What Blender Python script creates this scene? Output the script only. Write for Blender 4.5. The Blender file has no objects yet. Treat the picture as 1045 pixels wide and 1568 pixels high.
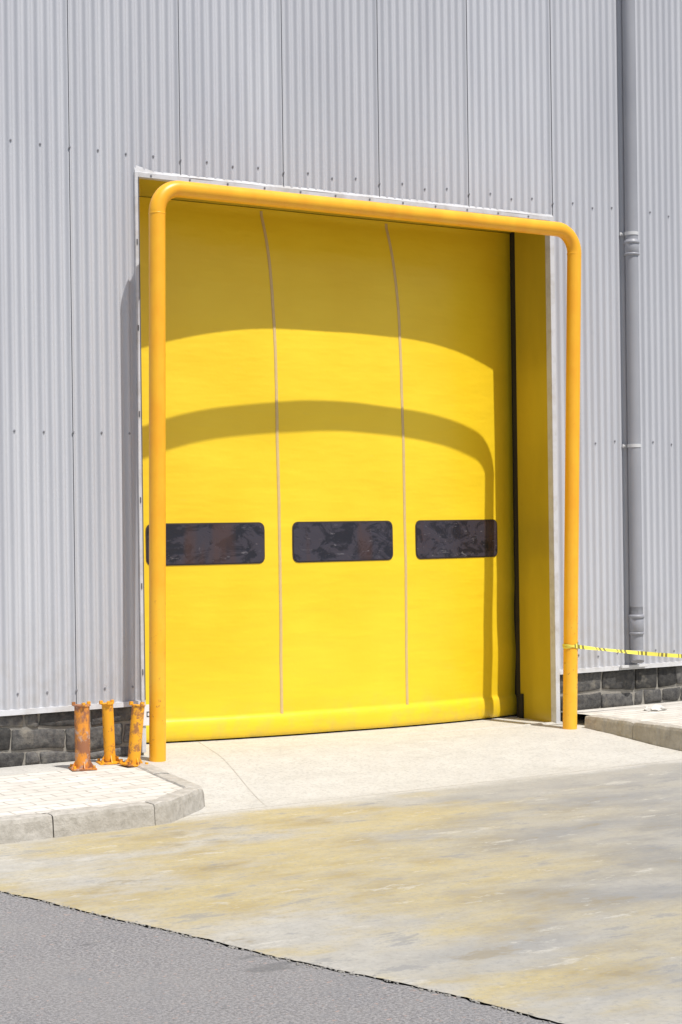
import bpy, bmesh, math, random
from mathutils import Vector, Matrix, noise
random.seed(7)
scene = bpy.context.scene
COL = scene.collection

# ------------------------------------------------------------------ helpers
def new_empty(name, loc=(0,0,0)):
    e = bpy.data.objects.new(name, None); e.location = loc; e.empty_display_size = .2
    COL.objects.link(e); return e

def obj_from(name, verts, faces, mat=None, parent=None, smooth=False, mats=None, fmat=None):
    me = bpy.data.meshes.new(name); me.from_pydata([tuple(v) for v in verts], [], faces); me.update()
    if mats:
        for m in mats: me.materials.append(m)
    elif mat: me.materials.append(mat)
    if fmat:
        for p, i in zip(me.polygons, fmat): p.material_index = i
    if smooth:
        for p in me.polygons: p.use_smooth = True
    o = bpy.data.objects.new(name, me); COL.objects.link(o)
    if parent: o.parent = parent
    return o

class MB:
    """mesh builder collecting several shapes into one mesh"""
    def __init__(s): s.v=[]; s.f=[]; s.m=[]; s.sm=[]
    def add(s, v, f, mi=0, smooth=False):
        o=len(s.v); s.v += [tuple(p) for p in v]
        for q in f: s.f.append(tuple(i+o for i in q)); s.m.append(mi); s.sm.append(smooth)
    def box(s, x0,x1,y0,y1,z0,z1, mi=0, M=None, bev=0.0):
        bm=bmesh.new(); bmesh.ops.create_cube(bm,size=1)
        for v in bm.verts:
            v.co=Vector(((x0+x1)/2+v.co.x*(x1-x0),(y0+y1)/2+v.co.y*(y1-y0),(z0+z1)/2+v.co.z*(z1-z0)))
        if bev>0: bmesh.ops.bevel(bm,geom=bm.edges[:],offset=bev,segments=2,affect='EDGES')
        if M: bmesh.ops.transform(bm,matrix=M,verts=bm.verts)
        bm.verts.index_update()
        s.add([v.co[:] for v in bm.verts],[[v.index for v in f.verts] for f in bm.faces],mi)
        bm.free()
    def tube(s, pts, r, n=28, mi=0, caps=True, radii=None):
        pts=[Vector(p) for p in pts]
        t0=(pts[1]-pts[0]).normalized()
        ref=Vector((0,1,0)) if abs(t0.y)<.9 else Vector((1,0,0))
        u=(ref-t0*ref.dot(t0)).normalized()
        V=[];F=[]
        for i,p in enumerate(pts):
            if i==0: t=t0
            elif i==len(pts)-1: t=(pts[-1]-pts[-2]).normalized()
            else: t=((pts[i+1]-p).normalized()+(p-pts[i-1]).normalized()).normalized()
            u=(u-t*u.dot(t)).normalized(); w=t.cross(u)
            rr=radii[i] if radii else r
            for k in range(n):
                a=2*math.pi*k/n; V.append(p+(u*math.cos(a)+w*math.sin(a))*rr)
        for i in range(len(pts)-1):
            for k in range(n):
                F.append((i*n+k,i*n+(k+1)%n,(i+1)*n+(k+1)%n,(i+1)*n+k))
        s.add(V,F,mi,True)
        if caps:
            s.add(V[:n],[tuple(range(n))[::-1]],mi); s.add(V[-n:],[tuple(range(n))],mi)
    def make(s,name,mats,parent=None):
        me=bpy.data.meshes.new(name); me.from_pydata(s.v,[],s.f); me.update()
        for m in mats: me.materials.append(m)
        for p,i,q in zip(me.polygons,s.m,s.sm): p.material_index=i; p.use_smooth=q
        bm=bmesh.new(); bm.from_mesh(me); bmesh.ops.recalc_face_normals(bm,faces=bm.faces); bm.to_mesh(me); bm.free()
        o=bpy.data.objects.new(name,me); COL.objects.link(o)
        if parent: o.parent=parent
        return o

def fillet(pts, R, n=12):
    pts=[Vector(p) for p in pts]; out=[pts[0]]
    for i in range(1,len(pts)-1):
        r=R[i-1] if isinstance(R,(list,tuple)) else R
        a=(pts[i-1]-pts[i]).normalized(); b=(pts[i+1]-pts[i]).normalized()
        ang=a.angle(b); d=r/math.tan(ang/2)
        bis=(a+b).normalized(); c=pts[i]+bis*(r/math.sin(ang/2))
        p0=(pts[i]+a*d-c).normalized(); p1=(pts[i]+b*d-c).normalized()
        for k in range(n+1):
            out.append(c+p0.slerp(p1,k/n)*r)
    out.append(pts[-1]); return out

def dense(pts, step=.25):
    out=[Vector(pts[0])]
    for a,b in zip(pts[:-1],pts[1:]):
        a=Vector(a);b=Vector(b);n=max(1,int((b-a).length/step))
        for k in range(1,n+1): out.append(a.lerp(b,k/n))
    return out

# ------------------------------------------------------------------ material helper
class NT:
    def __init__(s,name,rough=.6,metal=0,spec=.5):
        s.mat=bpy.data.materials.new(name); s.mat.use_nodes=True
        s.t=s.mat.node_tree; s.n=s.t.nodes; s.l=s.t.links
        s.b=s.n['Principled BSDF']; s.b.inputs['Roughness'].default_value=rough
        s.b.inputs['Metallic'].default_value=metal; s.b.inputs['Specular IOR Level'].default_value=spec
        g=s.n.new('ShaderNodeNewGeometry'); s.pos=g.outputs['Position']
    def map(s,scale,rot=(0,0,0),vec=None):
        m=s.n.new('ShaderNodeMapping'); m.inputs['Scale'].default_value=scale; m.inputs['Rotation'].default_value=rot
        s.l.new(vec or s.pos,m.inputs['Vector']); return m.outputs[0]
    def noise(s,scale=5,detail=4,rough=.55,vec=None,dist=0):
        m=s.n.new('ShaderNodeTexNoise'); m.inputs['Scale'].default_value=scale; m.inputs['Detail'].default_value=detail
        m.inputs['Roughness'].default_value=rough; m.inputs['Distortion'].default_value=dist
        s.l.new(vec or s.pos,m.inputs['Vector']); return m.outputs['Fac']
    def ramp(s,fac,stops):
        r=s.n.new('ShaderNodeValToRGB'); e=r.color_ramp.elements
        while len(e)<len(stops): e.new(.5)
        for el,(p,c) in zip(e,stops):
            el.position=p; el.color=(c,c,c,1) if isinstance(c,(int,float)) else (*c,1)
        s.l.new(fac,r.inputs[0]); return r.outputs[0]
    def mix(s,fac,a,b,mode='MIX'):
        m=s.n.new('ShaderNodeMix'); m.data_type='RGBA'; m.blend_type=mode
        for k,val in ((0,fac),(6,a),(7,b)):
            sock=m.inputs[k]
            if isinstance(val,(int,float)): sock.default_value=float(val) if k==0 else (val,val,val,1)
            elif isinstance(val,tuple): sock.default_value=(*val,1)
            else: s.l.new(val,sock)
        return m.outputs[2]
    def math(s,op,a,b=0,c=None):
        m=s.n.new('ShaderNodeMath'); m.operation=op
        for i,val in enumerate((a,b,c)):
            if val is None: continue
            if isinstance(val,(int,float)): m.inputs[i].default_value=val
            else: s.l.new(val,m.inputs[i])
        return m.outputs[0]
    def maprange(s,v,a,b,c=0,d=1,smooth=True):
        m=s.n.new('ShaderNodeMapRange'); m.interpolation_type='SMOOTHSTEP' if smooth else 'LINEAR'
        s.l.new(v,m.inputs[0]); 
        for i,x in enumerate((a,b,c,d)): m.inputs[i+1].default_value=x
        return m.outputs[0]
    def xyz(s):
        m=s.n.new('ShaderNodeSeparateXYZ'); s.l.new(s.pos,m.inputs[0]); return m.outputs
    def color(s,c):
        if isinstance(c,tuple): s.b.inputs['Base Color'].default_value=(*c,1)
        else: s.l.new(c,s.b.inputs['Base Color'])
    def rough(s,c): s.l.new(c,s.b.inputs['Roughness'])
    def bump(s,h,strength=.3,dist=.01):
        b=s.n.new('ShaderNodeBump'); b.inputs['Strength'].default_value=strength; b.inputs['Distance'].default_value=dist
        s.l.new(h,b.inputs['Height']); s.l.new(b.outputs[0],s.b.inputs['Normal'])

# cladding
m=NT('cladding_metal',.42,0,.5)
n1=m.noise(1,3,.6,m.map((3,3,.35))); n2=m.noise(9,3,.6)
x,y,z=m.xyz()
c=m.mix(m.ramp(n1,[(.3,0),(.7,1)]),(.48,.49,.525),(.56,.57,.60))
wn=m.n.new('ShaderNodeTexWhiteNoise'); wn.noise_dimensions='1D'
m.l.new(m.math('FLOOR',m.math('DIVIDE',m.math('ADD',x,.542),.886)),wn.inputs['W'])
c=m.mix(m.math('MULTIPLY',wn.outputs['Value'],.35),c,(.44,.445,.47))
dirt=m.math('MULTIPLY',m.maprange(z,1.2,.35),m.ramp(n2,[(.35,0),(.75,1)]))
c=m.mix(m.math('MULTIPLY',dirt,.45),c,(.40,.37,.33))
m.color(c); CLAD=m.mat
m=NT('cladding_lap',.7); m.color((.14,.145,.16)); LAP=m.mat
m=NT('flashing_metal',.4)
c=m.mix(m.ramp(m.noise(6,4,.65),[(.45,0),(.75,1)]),(.60,.605,.62),(.44,.42,.39)); m.color(c); FLASH=m.mat
m=NT('dark_metal',.5); m.color((.12,.12,.13)); DARKM=m.mat
m=NT('black_rubber',.6); m.color((.012,.012,.014)); BLACK=m.mat
m=NT('screw_metal',.4); m.color((.25,.25,.27)); SCREW=m.mat
m=NT('interior_dark',.9); m.color((.05,.05,.05)); INT=m.mat
m=NT('roof_metal',.6); m.color((.38,.38,.40)); ROOF=m.mat

# curtain
m=NT('door_curtain_vinyl',.36,0,.5)
n1=m.noise(1.3,3,.55); n2=m.noise(30,3,.6,m.map((.25,1,1.6)))
c=m.mix(m.ramp(n1,[(.3,0),(.7,1)]),(.86,.58,.016),(.91,.64,.026))
c=m.mix(m.ramp(n2,[(.66,0),(.85,.35)]),c,(.80,.56,.10))
x,y,z=m.xyz()
c=m.mix(m.math('MULTIPLY',m.maprange(z,.35,.02),m.ramp(m.noise(7,4,.65),[(.45,0),(.8,.5)])),c,(.55,.42,.12))
m.color(c)
wr=m.noise(1,3,.6,m.map((1.0,1,4.2))); m.bump(m.math('ADD',wr,m.math('MULTIPLY',m.noise(11,2,.6),.14)),.34,.03); CURT=m.mat
m=NT('curtain_seam',.6); m.color(m.mix(m.noise(25),(.60,.42,.17),(.70,.52,.25))); SEAM=m.mat
m=NT('curtain_window_pvc',.16,0,.45)
nn=m.noise(1,5,.7,m.map((5,5,8)),.6)
c=m.mix(m.ramp(nn,[(.44,0),(.52,1)]),(.018,.018,.027),(.048,.043,.058))  # coarse mottling paints the look of reflections into the pane colour
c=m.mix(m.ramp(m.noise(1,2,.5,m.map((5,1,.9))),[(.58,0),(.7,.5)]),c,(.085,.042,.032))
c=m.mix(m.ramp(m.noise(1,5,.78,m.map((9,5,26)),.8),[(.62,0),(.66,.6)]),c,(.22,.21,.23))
m.color(c); m.bump(nn,.35,.02); PVC=m.mat
m=NT('window_gasket',.5); m.color((.05,.035,.03)); GASK=m.mat
m=NT('jamb_yellow_paint',.30)
c=m.mix(m.ramp(m.noise(2,4,.6,m.map((1,1,.3))),[(.35,0),(.7,1)]),(.47,.345,.02),(.57,.42,.025))
m.color(c); JAMB=m.mat

# guard pipe
def pipe_mat(name,orange=.5):
    m=NT(name,.38,0,.5); x,y,z=m.xyz()
    n1=m.noise(5,4,.6,m.map((1,1,.5))); n2=m.noise(28,3,.65)
    c=m.mix(m.ramp(n1,[(.38,0),(.62,1)]),(.93,.47,.022),(.90,.40,.016))
    low=m.maprange(z,2.2,.2,.0,1)
    c=m.mix(m.math('MULTIPLY',low,m.ramp(m.noise(3.2,4,.65),[(.42,0),(.6,orange)])),c,(.86,.54,.05))
    c=m.mix(m.math('MULTIPLY',m.ramp(n2,[(.62,0),(.68,1)]),m.maprange(z,1.6,.3,.06,.7)),c,(.40,.15,.04))
    m.color(c); m.bump(n2,.12,.004); return m.mat
PIPE=pipe_mat('guard_pipe_paint')
m=NT('rusty_bollard_paint',.6); n1=m.noise(9,5,.7,m.map((1,1,.6)))
c=m.mix(m.ramp(n1,[(.40,0),(.50,1)]),(.78,.30,.03),(.32,.13,.06))
c=m.mix(m.ramp(m.noise(22,4,.6),[(.56,0),(.66,1)]),c,(.50,.34,.26)); m.color(c); m.bump(n1,.5,.006); RUST=m.mat
m=NT('bollard_paint',.55); n1=m.noise(12,5,.7)
c=m.mix(m.ramp(n1,[(.50,0),(.58,1)]),(.86,.40,.015),(.38,.16,.05)); m.color(c); m.bump(n1,.3,.004); BOLL=m.mat
m=NT('downpipe_pvc',.45); c=m.mix(m.ramp(m.noise(3,3,.6,m.map((1,1,.4))),[(.3,0),(.7,1)]),(.27,.275,.30),(.33,.335,.36)); m.color(c); DPIPE=m.mat
m=NT('clip_metal',.4); m.color((.6,.6,.6)); CLIP=m.mat

# tape
m=NT('caution_tape_plastic',.4)
x,y,z=m.xyz(); st=m.math('FRACT',m.math('MULTIPLY',x,4.2)); s2=m.math('FRACT',m.math('MULTIPLY',x,21))
c=m.mix(m.math('MULTIPLY',m.math('GREATER_THAN',st,.55),m.math('GREATER_THAN',s2,.45)),(.86,.74,.10),(.22,.19,.05)); m.color(c); TAPE=m.mat

# stone
m=NT('plinth_stone',.85)
at=m.n.new('ShaderNodeAttribute'); at.attribute_name='tint'
n1=m.noise(22,5,.7); n2=m.noise(6,4,.6)
c=m.mix(m.ramp(n1,[(.3,0),(.75,1)]),(.045,.045,.05),(.18,.175,.165))
c=m.mix(1,c,at.outputs['Color'],'MULTIPLY'); c=m.mix(m.ramp(n2,[(.56,0),(.7,.6)]),c,(.30,.27,.215))
m.color(c); m.bump(n1,.8,.015); STONE=m.mat
m=NT('plinth_mortar',.9); n=m.noise(30,4,.7); m.color(m.mix(n,(.16,.15,.13),(.38,.355,.31))); m.bump(n,.6,.01); MORT=m.mat

# kerb + pavers + concrete + asphalt
m=NT('kerb_concrete',.85); n1=m.noise(18,5,.7); n2=m.noise(2.5,3,.6)
c=m.mix(m.ramp(n1,[(.3,0),(.7,1)]),(.34,.315,.27),(.54,.51,.455)); c=m.mix(m.ramp(n2,[(.5,0),(.75,.6)]),c,(.32,.29,.24))
m.color(c); m.bump(n1,.7,.014); KERB=m.mat
m=NT('paving_blocks',.8); 
br=m.n.new('ShaderNodeTexBrick'); br.inputs['Scale'].default_value=1; br.inputs['Brick Width'].default_value=.24; br.inputs['Row Height'].default_value=.12
br.inputs['Mortar Size'].default_value=.007; br.inputs['Mortar Smooth'].default_value=.3; br.inputs['Color1'].default_value=(.60,.57,.51,1); br.inputs['Color2'].default_value=(.69,.66,.60,1); br.inputs['Mortar'].default_value=(.40,.37,.32,1)
wv=m.n.new('ShaderNodeVectorMath'); wv.operation='ADD'; ns=m.n.new('ShaderNodeTexNoise'); ns.inputs['Scale'].default_value=6; m.l.new(m.pos,ns.inputs['Vector'])
sc=m.n.new('ShaderNodeVectorMath'); sc.operation='SCALE'; sc.inputs['Scale'].default_value=.05; m.l.new(ns.outputs['Color'],sc.inputs[0])
m.l.new(m.pos,wv.inputs[0]); m.l.new(sc.outputs[0],wv.inputs[1]); m.l.new(wv.outputs[0],br.inputs['Vector'])
c=m.mix(m.ramp(m.noise(4,4,.65),[(.45,0),(.75,.6)]),br.outputs['Color'],(.46,.42,.36)); m.color(c)
m.bump(m.math('SUBTRACT',m.math('MULTIPLY',m.noise(60,3,.7),.25),br.outputs['Fac']),.5,.008); PAVE=m.mat

m=NT('driveway_concrete',.75); x,y,z=m.xyz()
fine=m.noise(38,3,.85); med=m.noise(5,4,.65)
A=m.noise(1,6,.66,m.map((.62,1.15,1),(0,0,.12)),0)       # broad patches
Bn=m.noise(1,6,.78,m.map((2.4,6.0,1),(0,0,-.05)),0)      # scuffs
Cn=m.noise(1,6,.70,m.map((1.3,2.3,1),(0,0,.16)),0)       # blotches
light=m.mix(m.ramp(med,[(.3,0),(.7,1)]),(.50,.485,.445),(.58,.565,.52))
light=m.mix(m.ramp(Cn,[(.54,0),(.70,.45)]),light,(.42,.40,.35))
base=m.mix(m.ramp(med,[(.32,0),(.66,1)]),(.40,.38,.33),(.49,.47,.415))
dx=m.math('DIVIDE',m.math('ADD',x,.35),3.0); dy=m.math('DIVIDE',m.math('ADD',y,4.2),2.8)
d=m.math('SQRT',m.math('ADD',m.math('MULTIPLY',dx,dx),m.math('MULTIPLY',dy,dy)))
ymask=m.maprange(m.math('ADD',d,m.math('MULTIPLY',m.math('SUBTRACT',A,.5),3.8)),1.1,.45)
st=m.mix(m.ramp(Cn,[(.42,0),(.60,1)]),(.46,.375,.17),(.36,.275,.105))
base=m.mix(m.math('MULTIPLY',ymask,m.ramp(Bn,[(.38,.95),(.60,.55)])),base,st)
gm=m.maprange(m.math('ADD',m.math('ADD',m.math('MULTIPLY',x,.9),m.math('MULTIPLY',y,-.55)),m.math('MULTIPLY',m.math('SUBTRACT',A,.5),5)),1.0,3.4)
base=m.mix(m.math('MULTIPLY',gm,.85),base,m.mix(m.ramp(Cn,[(.42,0),(.60,1)]),(.35,.335,.30),(.245,.245,.24)))
base=m.mix(m.ramp(Bn,[(.585,0),(.63,.55)]),base,(.22,.225,.23))
base=m.mix(m.math('MULTIPLY',m.ramp(Bn,[(.36,1),(.41,0)]),.55),base,(.55,.53,.47))
base=m.mix(m.ramp(Cn,[(.62,0),(.67,.6)]),base,(.27,.225,.14))
sl=m.maprange(m.math('ADD',y,m.math('MULTIPLY',m.math('SUBTRACT',Cn,.5),1.0)),-2.2,-1.85)
c=m.mix(sl,base,light)
j1=m.maprange(m.math('ABSOLUTE',m.math('ADD',y,1.93)),.014,.004)
j2=m.math('MULTIPLY',m.maprange(m.math('ABSOLUTE',m.math('SUBTRACT',m.math('ADD',x,m.math('MULTIPLY',y,-.35)),.55)),.008,.003),m.math('GREATER_THAN',y,-1.93))
j=m.math('MULTIPLY',m.math('MAXIMUM',j1,j2),m.ramp(med,[(.35,.15),(.6,.7)]))
c=m.mix(j,c,(.26,.23,.19))
c=m.mix(m.ramp(fine,[(.50,0),(.66,.5)]),c,(.27,.26,.235))
m.color(c); m.bump(m.math('SUBTRACT',fine,j),.3,.006); CONC=m.mat

m=NT('asphalt',.8); fine=m.noise(70,3,.85); med=m.noise(4,4,.6); big=m.noise(.8,3,.6)
c=m.mix(m.ramp(fine,[(.40,0),(.60,1)]),(.13,.125,.13),(.33,.32,.315))
c=m.mix(m.ramp(big,[(.4,0),(.65,.5)]),c,(.27,.26,.25))
c=m.mix(m.ramp(med,[(.55,0),(.75,.35)]),c,(.19,.195,.205))
c=m.mix(m.ramp(m.noise(30,2,.6),[(.66,0),(.70,.8)]),c,(.38,.28,.24))
c=m.mix(m.ramp(m.noise(1,4,.6,m.map((1.5,3,1),(0,0,-.5)),.5),[(.62,0),(.66,.6)]),c,(.13,.13,.13))
c=m.mix(m.ramp(m.noise(1,5,.75,m.map((2,4,1),(0,0,.3)),.8),[(.66,0),(.70,.6)]),c,(.46,.44,.40))
m.color(c); m.bump(fine,.6,.008); ASPH=m.mat
m=NT('joint_gap',.95); m.color((.06,.055,.05)); GAP=m.mat
m=NT('joint_lip',.9); n=m.noise(40,4); m.color(m.mix(n,(.18,.17,.15),(.40,.38,.34))); LIP=m.mat
m=NT('rubble_plaster',.9); m.color(m.mix(m.noise(20),(.5,.48,.44),(.68,.66,.62))); RUB=m.mat
m=NT('label_paper',.6); m.color((.78,.78,.77)); LABEL=m.mat

# ------------------------------------------------------------------ world, sun, camera
AZ=math.radians(10); EL=math.atan(1.89*math.cos(AZ))
S=Vector((math.cos(EL)*math.sin(AZ),-math.cos(EL)*math.cos(AZ),math.sin(EL)))
w=bpy.data.worlds.new('World'); scene.world=w; w.use_nodes=True
bg=w.node_tree.nodes['Background']; sky=w.node_tree.nodes.new('ShaderNodeTexSky'); sky.sky_type='NISHITA'; sky.sun_disc=False
sky.sun_elevation=EL; sky.sun_rotation=math.pi-AZ; sky.dust_density=2.0
w.node_tree.links.new(sky.outputs[0],bg.inputs[0]); bg.inputs[1].default_value=.10
L=bpy.data.lights.new('sun','SUN'); L.energy=4.5; L.angle=math.radians(.5); L.color=(1,.965,.92)
lo=bpy.data.objects.new('sun',L); lo.rotation_euler=S.to_track_quat('Z','Y').to_euler(); lo.location=(2,-8,12); COL.objects.link(lo)
cam=bpy.data.cameras.new('camera'); co=bpy.data.objects.new('camera',cam); COL.objects.link(co)
cam.sensor_fit='HORIZONTAL'; cam.sensor_width=24; cam.lens=24*2760/1045; cam.shift_y=18/1045; cam.clip_end=2000
co.matrix_world=Matrix.Translation((-5.98,-11.66,1.65))@Matrix.Rotation(-math.radians(33.5),4,'Z')@Matrix.Rotation(math.radians(90),4,'X')@Matrix.Rotation(-.013,4,'Z')
scene.camera=co
scene.view_settings.view_transform='Standard'; scene.view_settings.look='None'; scene.view_settings.exposure=0

# ------------------------------------------------------------------ building
B=new_empty('warehouse_building')
SW=.886; X0=-.54; PITCH=SW/12
def prof(x):
    f=((x-X0)/SW)%1.0
    ph=((x-X0)/PITCH)%1.0
    c=math.cos(2*math.pi*ph); c=math.copysign(abs(c)**.7,c)
    return -.0135*c-.006*(1-f)-.016
def cladding(name,xa,xb,za,zb):
    V=[];F=[];FM=[]
    xs=[];n=12
    k=math.floor((xa-X0)/PITCH)-1
    while X0+k*PITCH<xb+PITCH:
        for i in range(n):
            xx=X0+(k+i/n)*PITCH
            if xa<xx<xb: xs.append(xx)
        k+=1
    xs=[xa]+xs+[xb]; cols=[]
    for xx in xs:
        fr=((xx-X0)/SW); 
        if abs(fr-round(fr))<1e-6 and xa<xx<xb:
            yl=prof(xx-1e-5); yr=prof(xx+1e-5)
            cols.append((xx-.0015,yl,False)); cols.append((xx-.0015,yl+.006,True)); cols.append((xx+.0015,yr,True))
        else: cols.append((xx,prof(xx+1e-7),False))
    for a in cols: V+= [(a[0],a[1],za),(a[0],a[1],zb)]
    for i in range(len(cols)-1):
        F.append((2*i,2*i+2,2*i+3,2*i+1)); FM.append(1 if cols[i+1][2] else 0)
    o=obj_from(name,V,F,parent=B,mats=[CLAD,LAP],fmat=FM)
    for p in o.data.polygons: p.use_smooth=(p.material_index==0)
    return o
ZB=.38; ZT=8.5; HX0,HX1=0.0,3.855; HZ=4.17
cladding('cladding_left',-11,HX0-.02,ZB,ZT)
cladding('cladding_right',HX1+.02,15,ZB,ZT)
cladding('cladding_above_door',HX0-.02,HX1+.02,HZ+.03,ZT)

# building body behind the cladding
b=MB()
b.box(-11,-.10,.03,.95,-.3,ZT); b.box(4.10,15,.03,.95,-.3,ZT); b.box(-.10,4.10,.03,.95,HZ+.05,ZT)
b.box(-11,15,.96,18,-.3,ZT)
b.make('wall_core',[INT],B)
b=MB(); b.box(-11.15,15.15,-.12,18.15,ZT,ZT+.18,bev=.02); b.make('roof',[ROOF],B)

# flashings
b=MB()
b.box(HX0-.034,HX0,-.046,.02,.02,HZ+.036,0,bev=.002)
b.box(HX1-.008,HX1+.038,-.046,.02,-.07,HZ+.0,0,bev=.002)
b.box(HX0+.002,HX1+.045,-.040,.02,HZ,HZ+.036,0,bev=.002)
N=60
V=[];F=[]
for i in range(N+1):
    xx=-.03+(3.925)*i/N; j=.006*noise.noise(Vector((xx*3,0,0)))
    V+=[(xx,-.041+j,HZ+.034),(xx,-.036+j,HZ+.040),(xx,-.028,HZ+.054+.008*noise.noise(Vector((xx*5,2,0)))+(.035*max(0,1-i/2.5)))]
for i in range(N):
    for k in range(2): F.append((3*i+k,3*i+3+k,3*i+4+k,3*i+1+k))
b.add(V,F,0)
b.box(HX0-.008,HX0-.003,-.051,-.047,.4,HZ,1)
for zz in [i*.62+.6 for i in range(6)]:
    b.box(HX0-.026,HX0-.018,-.051,-.046,zz-.02,zz+.02,1)
# drip flashing
for xa,xb in ((-11,HX0-.036),(HX1+.040,15)):
    b.add([(xa,-.044,ZB-.022),(xb,-.044,ZB-.022),(xb,-.040,ZB+.014),(xa,-.040,ZB+.014),(xa,.03,ZB+.018),(xb,.03,ZB+.018),(xa,.0,ZB-.024),(xb,.0,ZB-.024)],
          [(0,1,2,3),(3,2,5,4),(6,7,1,0)],0)
b.make('door_flashing',[FLASH,DARKM],B)

# screws
b=MB()
def screw(x,z,y=None):
    yy=(prof(x) if y is None else y)
    for r,y0,y1 in ((.009,.0,-.002),(.0055,-.002,-.008)):
        b.tube([(x,yy+y0,z),(x,yy+y1,z)],r,8)
for zz in (.50,2.32,4.33,6.3):
    k=-140
    while X0+k*PITCH<15:
        xx=X0+k*PITCH
        if xx>-10.9 and (k%3==0) and not(-.06<xx<3.95 and zz<4.2):
            screw(xx+.001,zz+.012*math.sin(k*7.3))
        k+=1
for xx in [i*.32+.1 for i in range(12)]: screw(xx,HZ+.018,-.041)
b.make('cladding_screws',[SCREW],B)

# recess linings
b=MB()
b.add([(0,0.02,-.15),(-.06,.8,-.15),(-.06,.8,HZ+.06),(0,.02,HZ+.06)],[(0,1,2,3)])
b.add([(HX1,0.02,-.15),(HX1+.055,.50,-.15),(HX1+.055,.50,HZ+.04),(HX1,.02,HZ+.04)],[(0,1,2,3)])
b.add([(-.1,0.02,HZ+.004),(4.1,.02,HZ+.004),(4.1,.95,HZ+.004),(-.1,.95,HZ+.004)],[(0,1,2,3)])
b.make('door_recess_lining',[JAMB],B)
b=MB(); b.box(HX1+.057,HX1+.105,.502,.56,-.07,HZ-.01,0,bev=.003); b.box(HX1+.035,HX1+.10,.45,.501,-.06,.16,0,bev=.004)
b.box(3.98,4.1,.52,.95,-.1,HZ)
b.box(-.1,4.1,.93,.955,-.1,HZ+.04)  # unseen back panel, added to block light behind the curtain
b.make('door_guide_and_light_blocker',[BLACK],B)

# curtain
CX0,CX1=-.04,3.985; CZ0,CZ1=.0,HZ
def flr(x,y):   # driveway height
    t=min(1,max(0,(-y-.25)/1.65)); t=t*t*(3-2*t)
    a=-.013*min(max(x,0),4.2)
    return a*(1-t)+t*(-.126)
def cy(x,z):
    u=(x-CX0)/(CX1-CX0); u=min(1,max(0,u))
    bx=1-abs(2*u-1)**2.5
    tz=1-math.exp(-max(0,4.12-z)/.56)
    y=.655-.225*bx*tz
    y+=.010*noise.noise(Vector((x*1.1,3,z*1.3)))*bx
    y+=.003*noise.noise(Vector((x*2.2,8,z*6)))*bx
    e=max(0,(u-.86)/.14); y+=.010*e*math.sin(z*9+3*noise.noise(Vector((0,0,z*2))))*min(1,max(0,(1.6-z)))
    if z<.17: y-=.026*math.sqrt(max(0,1-((z-.085)/.085)**2))
    return y
NX,NZ=120,190
zs=[]
for j in range(NZ+1):
    t=j/NZ; zs.append(CZ0+(CZ1-CZ0)*(t**1.25))
V=[];F=[]
for zz in zs:
    for i in range(NX+1):
        xx=CX0+(CX1-CX0)*i/NX
        off=flr(xx,0)*max(0,1-zz/.6)+.012*max(0,1-zz/.3)
        V.append((xx,cy(xx,zz),zz+off))
for j in range(NZ):
    for i in range(NX):
        a=j*(NX+1)+i; F.append((a,a+1,a+NX+2,a+NX+1))
D=obj_from('door_curtain',V,F,CURT,B,True)
# seams
b=MB()
for sx in (1.445,2.665):
    V=[];F=[];n=120
    for j in range(n+1):
        zz=.175+(4.15-.175)*j/n; jit=.002*noise.noise(Vector((sx*9,0,zz*4)))
        for o in (-.013,-.011,.011,.013):
            V.append((sx+o+jit,cy(sx+o,zz)-(.001 if abs(o)>.012 else .005),zz+flr(sx,0)*max(0,1-zz/.6)))
    for j in range(n):
        for k in range(3): F.append((4*j+k,4*j+k+1,4*j+k+5,4*j+k+4))
    b.add(V,F,0,True)
b.make('curtain_seam_strips',[SEAM],B)
# windows as rounded patches
def rr(xa,xb,za,zb,r,name,mat,off):
    nx=40;nz=14; V=[];F=[]
    for j in range(nz+1):
        zz=za+(zb-za)*(.5-.5*math.cos(math.pi*j/nz))
        d=max(0,r-min(zz-za,zb-zz)); ins=r-math.sqrt(max(0,r*r-d*d))
        for i in range(nx+1):
            xx=xa+ins+(xb-xa-2*ins)*i/nx
            V.append((xx,cy(xx,zz)-off,zz))
    for j in range(nz):
        for i in range(nx): a=j*(nx+1)+i; F.append((a,a+1,a+nx+2,a+nx+1))
    return obj_from(name,V,F,mat,B,True)
for k,(xa,xb) in enumerate(((.34,1.30),(1.57,2.525),(2.785,3.74))):
    rr(xa-.010,xb+.010,1.347,1.670,.05,'window_gasket_%d'%(k+1),GASK,.004)
    rr(xa,xb,1.357,1.660,.045,'vision_window_%d'%(k+1),PVC,.008)
# small notice plate screwed to the left jamb flashing, with a dark letter
b=MB(); b.box(-.03,.062,-.0565,-.0525,.215,.365,0,bev=.001)
for q in ((.000,.030,.308,.314),(.000,.030,.276,.282),(.000,.006,.282,.308)): b.box(q[0],q[1],-.0585,-.0567,q[2],q[3],1)
b.make('door_notice_plate',[LABEL,BLACK],B)

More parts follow.
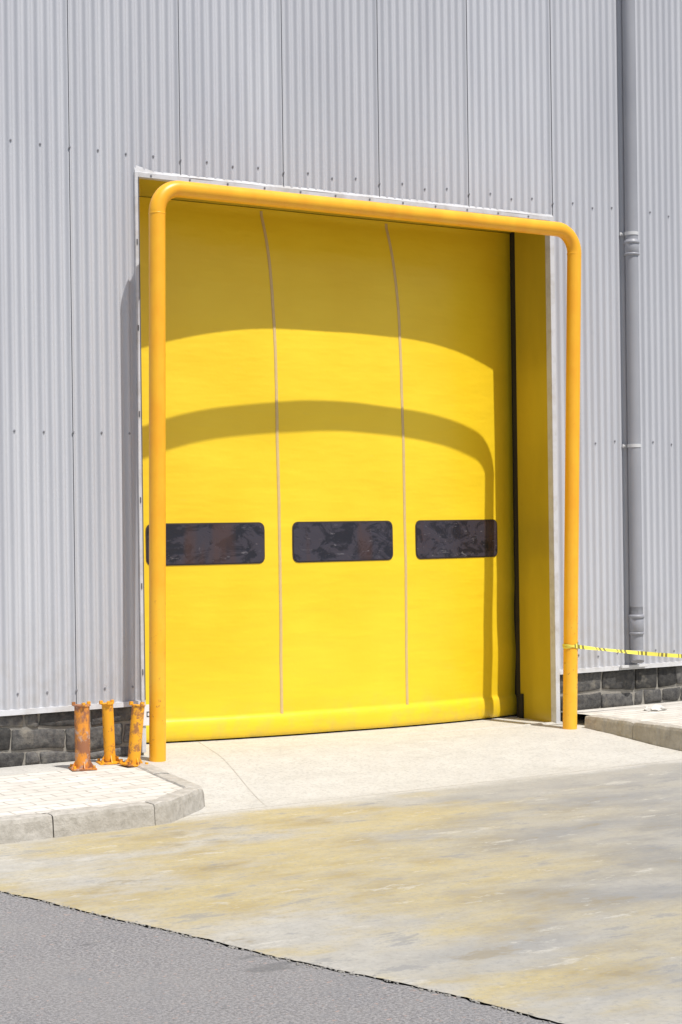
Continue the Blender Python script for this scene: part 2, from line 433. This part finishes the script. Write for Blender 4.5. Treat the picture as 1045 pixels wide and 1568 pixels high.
# plinth stones
def plinth(name,xa,xb,y0,z0,z1):
    b=MB(); b.box(xa,xb,y0+.006,y0+.08,z0,z1,1)
    tints=[1]*len(b.f)
    z=z0
    def warp(x,z): 
        e=min(1,(z1-z)/.1,(z-z0)/.1); return .045*e*noise.noise(Vector((x*2.3,z*3,1)))
    while z<z1-.02:
        h=min(random.uniform(.09,.18),z1-z)
        if z1-(z+h)<.05: h=z1-z
        x=xa+random.uniform(-.1,0)
        while x<xb:
            wd=random.uniform(.10,.45)
            xl=max(xa,x)+.008; xr=min(xb,x+wd)-.008
            zl=z+random.uniform(.004,.020); zh=z+h-random.uniform(.004,.020)
            if xr-xl>.03:
                bm=bmesh.new(); bmesh.ops.create_cube(bm,size=1)
                for v in bm.verts:
                    v.co=Vector(((xl+xr)/2+v.co.x*(xr-xl)+random.uniform(-.018,.018),y0+.014+v.co.y*.044+random.uniform(-.004,.004),(zl+zh)/2+v.co.z*(zh-zl)+random.uniform(-.012,.012)))
                bmesh.ops.bevel(bm,geom=bm.edges[:],offset=.009,segments=1,affect='EDGES')
                bmesh.ops.subdivide_edges(bm,edges=bm.edges[:],cuts=2,use_grid_fill=True)
                for v in bm.verts:
                    v.co.z+=warp(v.co.x,v.co.z)
                    v.co.y+=.009*noise.noise(v.co*16); v.co.x+=.008*noise.noise(v.co*13+Vector((7,0,0))); v.co.z+=.008*noise.noise(v.co*13+Vector((0,7,0)))
                    v.co.z=min(v.co.z,z1)
                bm.verts.index_update()
                n0=len(b.f); b.add([v.co[:] for v in bm.verts],[[v.index for v in f.verts] for f in bm.faces],0,True)
                t=random.choice([.35,.6,.9,1.1,1.5])*random.uniform(.9,1.1); tints+= [t]*(len(b.f)-n0); bm.free()
            x+=wd
        z+=h
    o=b.make(name,[STONE,MORT],B)
    a=o.data.attributes.new('tint','FLOAT_COLOR','CORNER')
    i=0
    for p,t in zip(o.data.polygons,tints):
        for _ in range(p.loop_total):
            a.data[i].color=(t,t*.98,t*.94,1); i+=1
    return o
plinth('stone_plinth_left',-5,-.06,.0,-.14,ZB-.01)
plinth('stone_plinth_right',3.90,8,.0,-.14,ZB-.01)
b=MB(); b.box(-11,-5.002,.0,.05,-.3,ZB-.01); b.box(8.002,15,.0,.05,-.3,ZB-.01); b.box(-.058,-.003,-.01,.05,-.1,ZB); b.make('plinth_render',[MORT],B)

# ------------------------------------------------------------------ ground
g=obj_from('ground',[(-400,-400,-.16),(400,-400,-.16),(400,400,-.16),(-400,400,-.16)],[(0,1,2,3)],ASPH)
def jx(y):  # asphalt/concrete joint
    return -2.60+.205*(-(y+3.0)) + .014*noise.noise(Vector((0,y*5,0)))+.010*noise.noise(Vector((0,y*22,3)))+.05*noise.noise(Vector((5,y*.9,0)))
def axis(a,b,n): return [a+(b-a)*i/n for i in range(n+1)]
ys=axis(.95,-2.4,50)+axis(-2.43,-9,330)[0:]+axis(-9.1,-30,30)
V=[];F=[];NXA=70
rows=[]
for yy in ys:
    x0=-.1 if yy>-.0 else (jx(yy))
    x1=4.1 if yy>-.0 else 14
    rows.append([(x0+(x1-x0)*((i/NXA)**1.3),yy) for i in range(NXA+1)])
for r in rows:
    for (a,c_) in r: V.append((a,c_,flr(a,c_)-(0.0)))
for j in range(len(rows)-1):
    for i in range(NXA):
        a=j*(NXA+1)+i; F.append((a,a+NXA+1,a+NXA+2,a+1))
obj_from('concrete_driveway',V,F,CONC,None,True)
V=[];F=[];yr=axis(-1.9,-9,360)+axis(-9.2,-30,25)
for yy in yr:
    V+=[(-40,yy,-.130),(jx(yy)-.007-.022*max(0,.1+noise.noise(Vector((9,yy*7,0)))),yy,-.130)]
for i in range(len(yr)-1): F.append((2*i,2*i+2,2*i+3,2*i+1))
obj_from('asphalt_road',V,F,ASPH)
V=[];F=[];
for yy in yr:
    V+=[(jx(yy)-.05,yy,-.138),(jx(yy)+.03,yy,-.138)]
for i in range(len(yr)-1): F.append((2*i,2*i+2,2*i+3,2*i+1))
obj_from('expansion_joint',V,F,GAP)
b=MB()
for k in range(700):
    yy=random.uniform(-9,-2.4); xx=jx(yy)-.008+random.gauss(0,.014); r=random.uniform(.002,.008)
    bm=bmesh.new(); bmesh.ops.create_icosphere(bm,subdivisions=1,radius=r)
    for v in bm.verts: v.co=Vector((v.co.x*random.uniform(.7,1.3)+xx,v.co.y*random.uniform(.7,1.5)+yy,v.co.z*.7-.128))
    bm.verts.index_update(); b.add([v.co[:] for v in bm.verts],[[v.index for v in f.verts] for f in bm.faces]); bm.free()
b.make('joint_crumbs',[LIP])

# ------------------------------------------------------------------ kerbs and pavements
def offset_poly(pts,d):
    out=[]
    for i,p in enumerate(pts):
        a=Vector(pts[max(0,i-1)]);c_=Vector(pts[min(len(pts)-1,i+1)]); t=(c_-a).normalized(); n=Vector((-t.y,t.x))
        out.append(Vector(p)+n*d)
    return out
def make_kerb(name,path,width,ztop,zbot,cuts,side=1):
    P=[Vector(p) for p in path]
    L=[0]
    for a,c_ in zip(P[:-1],P[1:]): L.append(L[-1]+(c_-a).length)
    def at(s):
        s=min(max(s,0),L[-1])
        for i in range(len(P)-1):
            if s<=L[i+1]+1e-9:
                f=(s-L[i])/max(1e-9,(L[i+1]-L[i])); return P[i].lerp(P[i+1],f)
        return P[-1]
    def tan(s):
        return (at(s+.04)-at(s-.04)).normalized()
    b=MB(); cuts=[0]+cuts+[L[-1]]
    r=.018
    for c0,c1 in zip(cuts[:-1],cuts[1:]):
        s0=c0+.004; s1=c1-.004; n=max(3,int((s1-s0)/.04)); V=[];F=[]
        ztj=random.uniform(-.004,.004); pj=random.uniform(-.004,.004)
        for i in range(n+1):
            s=s0+(s1-s0)*i/n; p=at(s); t=tan(s); nn=Vector((-t.y,t.x))*side
            wob=.010*noise.noise(Vector((s*6,1,0)))+.006*noise.noise(Vector((s*19,4,0))); e=.007 if i in (0,n) else 0
            prof_=[(0-.012,zbot),(wob,ztop-r-.01),(r*.35+wob,ztop-r*.3),(r+wob,ztop),(width*.5,ztop+.002),(width-r,ztop),(width,ztop-r),(width,zbot)]
            for q,zz in prof_:
                pt=p+nn*(q+pj); zz2=zz+ztj+(.007*noise.noise(Vector((pt.x*11,pt.y*11,zz*9))) if zz>zbot else 0)-e*(zz>zbot)
                V.append((pt.x,pt.y,zz2))
        m_=8
        for i in range(n):
            for k in range(m_-1): F.append((i*m_+k,(i+1)*m_+k,(i+1)*m_+k+1,i*m_+k+1))
        F.append(tuple(range(m_))[::-1]); F.append(tuple(n*m_+k for k in range(m_)))
        b.add(V,F,0,False)
    return b.make(name,[KERB])
pl=fillet([(-11,-2.30,0),(-.93,-2.12,0),(-.45,-1.72,0),(-.33,-1.1,0),(-.135,-.20,0)],[.22,.22,.4],8)
pl=[Vector((p.x,p.y)) for p in pl]
Lk=sum((a-c_).length for a,c_ in zip(pl[:-1],pl[1:]))
make_kerb('kerb',pl,.13,.006,-.17,[.95*i for i in range(1,10)]+[9.32,9.98,Lk-1.55,Lk-.8],1)
inner=offset_poly(pl,.128)
V=[(p.x,p.y,-.002) for p in inner]+[(-.15,.0,-.002),(-11,.0,-.002)]
obj_from('pavement',V,[tuple(range(len(V)))],PAVE)
pr=fillet([(3.83,-.42,0),(3.77,-1.4,0),(3.77,-2.25,0),(14,-2.4,0)],[2,.35],10)
pr=[Vector((p.x,p.y)) for p in pr]
make_kerb('kerb',pr,.13,.055,-.17,[.62,1.5,2.3,3.2,4.1,5,6,7,8,9,10,11],1)
inner=offset_poly(pr,.128)
V=[(p.x,p.y,.04) for p in inner]+[(14,-.0,.04),(3.93,.0,.04)]
obj_from('pavement',V,[tuple(range(len(V)))],PAVE)
bm=bmesh.new(); bmesh.ops.create_icosphere(bm,subdivisions=3,radius=1)
x_,y_,s_=4.62,-.42,.07
for v in bm.verts: v.co=Vector((x_+v.co.x*s_*1.5*(1+.4*noise.noise(v.co*2)),y_+v.co.y*s_*(1+.4*noise.noise(v.co*2)),.045+max(-.01,v.co.z)*s_*.5*(1+.6*noise.noise(v.co*3))))
me=bpy.data.meshes.new('rubble_piece'); bm.to_mesh(me); bm.free(); me.materials.append(RUB)
COL.objects.link(bpy.data.objects.new('rubble_piece',me))

# ------------------------------------------------------------------ guard pipe frame
b=MB(); zb=4.045; YL,YR=-.36,-.37
path=fillet([(-.075,YL,-.02),(-.02,YL,zb),(3.835,YR,zb-.01),(3.69,YR-.03,-.08)],.18,14)
P2=[]
for a,c_ in zip(path[:-1],path[1:]): P2+=dense([a,c_],.3)[:-1]
P2.append(path[-1])
b.tube(P2,.059,32)
for (xx,yy,zz) in ((-.0225,YL,zb-.19),(3.828,YR,zb-.2)): b.tube([(xx,yy,zz-.006),(xx,yy,zz),(xx,yy,zz+.006)],.06,32,radii=[.059,.062,.059],caps=False)
b.make('door_guard_pipe_frame',[PIPE])

# ------------------------------------------------------------------ short bollards
def bollard(loc,h,r,lean,mat):
    b=MB()
    b.tube([(0,0,0),(0,0,h-.02),(0,0,h)],r,24,radii=[r,r,r])
    b.tube([(0,0,h+.001),(0,0,h+.010)],r*1.12,24,mi=0)
    for a in (30,150,270):
        an=math.radians(a); b.box(math.cos(an)*r*1.15-.012,math.cos(an)*r*1.15+.012,math.sin(an)*r*1.15-.01,math.sin(an)*r*1.15+.01,h+.002,h+.028,1,bev=.002)
    b.box(-.085,.085,-.085,.085,.0,.012,0,bev=.003)
    for sx in (-1,1):
        for sy in (-1,1):
            b.tube([(sx*.066,sy*.066,.012),(sx*.066,sy*.066,.030)],.011,6,mi=1)
    for a in (0,90,180,270):
        M=Matrix.Rotation(math.radians(a),4,'Z')
        V=[M@Vector(p) for p in ((r-.002,-.003,.012),(r+.03,-.003,.012),(r-.002,-.003,.06),(r-.002,.003,.012),(r+.03,.003,.012),(r-.002,.003,.06))]
        b.add(V,[(0,1,2),(3,5,4),(0,3,4,1),(1,4,5,2),(0,2,5,3)],0)
    o=b.make('bollard',[mat,BOLL]); o.location=loc; o.rotation_euler=(math.radians(lean[0]),math.radians(lean[1]),math.radians(random.uniform(-20,20)))
    return o
bollard((-.69,-.44,.0),.43,.052,(0,0),RUST)
bollard((-.40,-.27,.0),.41,.040,(0,-2.0),BOLL)
bollard((-.33,-.49,.0),.41,.044,(0,6),BOLL)

# ------------------------------------------------------------------ downpipe
b=MB(); PX,PY=4.72,-.095; R=.056
b.tube([(PX,PY,8.4),(PX,PY,4.05)],R,28)
b.tube([(PX,PY,4.05),(PX,PY,2.3),(PX,PY,.83)],R,28)
pp=fillet([(PX,PY,.9),(PX,PY,.52),(PX-.02,PY-.03,.43)],.05,6)
b.tube(pp,R,28)
def sock(z0,z1,r):
    b.tube([(PX,PY,z0),(PX,PY,z0+.004),(PX,PY,z1-.004),(PX,PY,z1)],r,28,radii=[R,r,r,R])
sock(3.93,4.07,.062); sock(4.03,4.06,.068); sock(3.93,3.955,.067)
sock(.66,.83,.062); sock(.80,.835,.068); sock(.66,.685,.067); sock(.50,.53,.066)
for zz in (4.12,2.29):
    b.tube([(PX,PY,zz-.014),(PX,PY,zz+.014)],.0605,28,mi=1)
    b.box(PX-.085,PX+.085,-.044,-.038,zz-.014,zz+.014,1)
    for sx in (-.07,.07): b.tube([(PX+sx,-.044,zz),(PX+sx,-.052,zz)],.007,6,mi=1)
b.box(PX-.16,PX+.14,-.078,-.048,.375,.40,1,bev=.004)
b.make('drain_downpipe',[DPIPE,CLIP])

# ------------------------------------------------------------------ caution tape
b=MB(); TX,TY=3.713,-.395
A=Vector((TX,TY-.062,.625)); E=Vector((7.2,-.35,.36)); n=90; V=[];F=[]
for i in range(n+1):
    t=i/n; p=A.lerp(E,t); p.z-=.16*4*t*(1-t)*.35
    tw=.5*math.sin(t*9)+.9*noise.noise(Vector((t*6,0,0))); hw=.016
    d=Vector((0,math.sin(tw)*hw,math.cos(tw)*hw)); V+=[p-d,p+d]
for i in range(n): F.append((2*i,2*i+2,2*i+3,2*i+1))
b.add(V,F,0,True)
for zc,tilt in ((.635,.02),(.622,-.015)):
    V=[];F=[];m_=32
    for k in range(m_+1):
        a=2*math.pi*k/m_; rr_=.0625+(.001 if zc>.63 else .003); zz=zc+tilt*math.cos(a)
        V+=[(TX+math.cos(a)*rr_,TY+math.sin(a)*rr_,zz-.009),(TX+math.cos(a)*rr_,TY+math.sin(a)*rr_,zz+.009)]
    for k in range(m_): F.append((2*k,2*k+2,2*k+3,2*k+1))
    b.add(V,F,0,True)
b.make('caution_tape',[TAPE])
b=MB(); b.tube([(7.2,-.35,.03),(7.2,-.35,.7)],.02,12); b.tube([(7.2,-.35,.03),(7.2,-.35,.06)],.10,16); b.make('tape_stake',[DARKM])
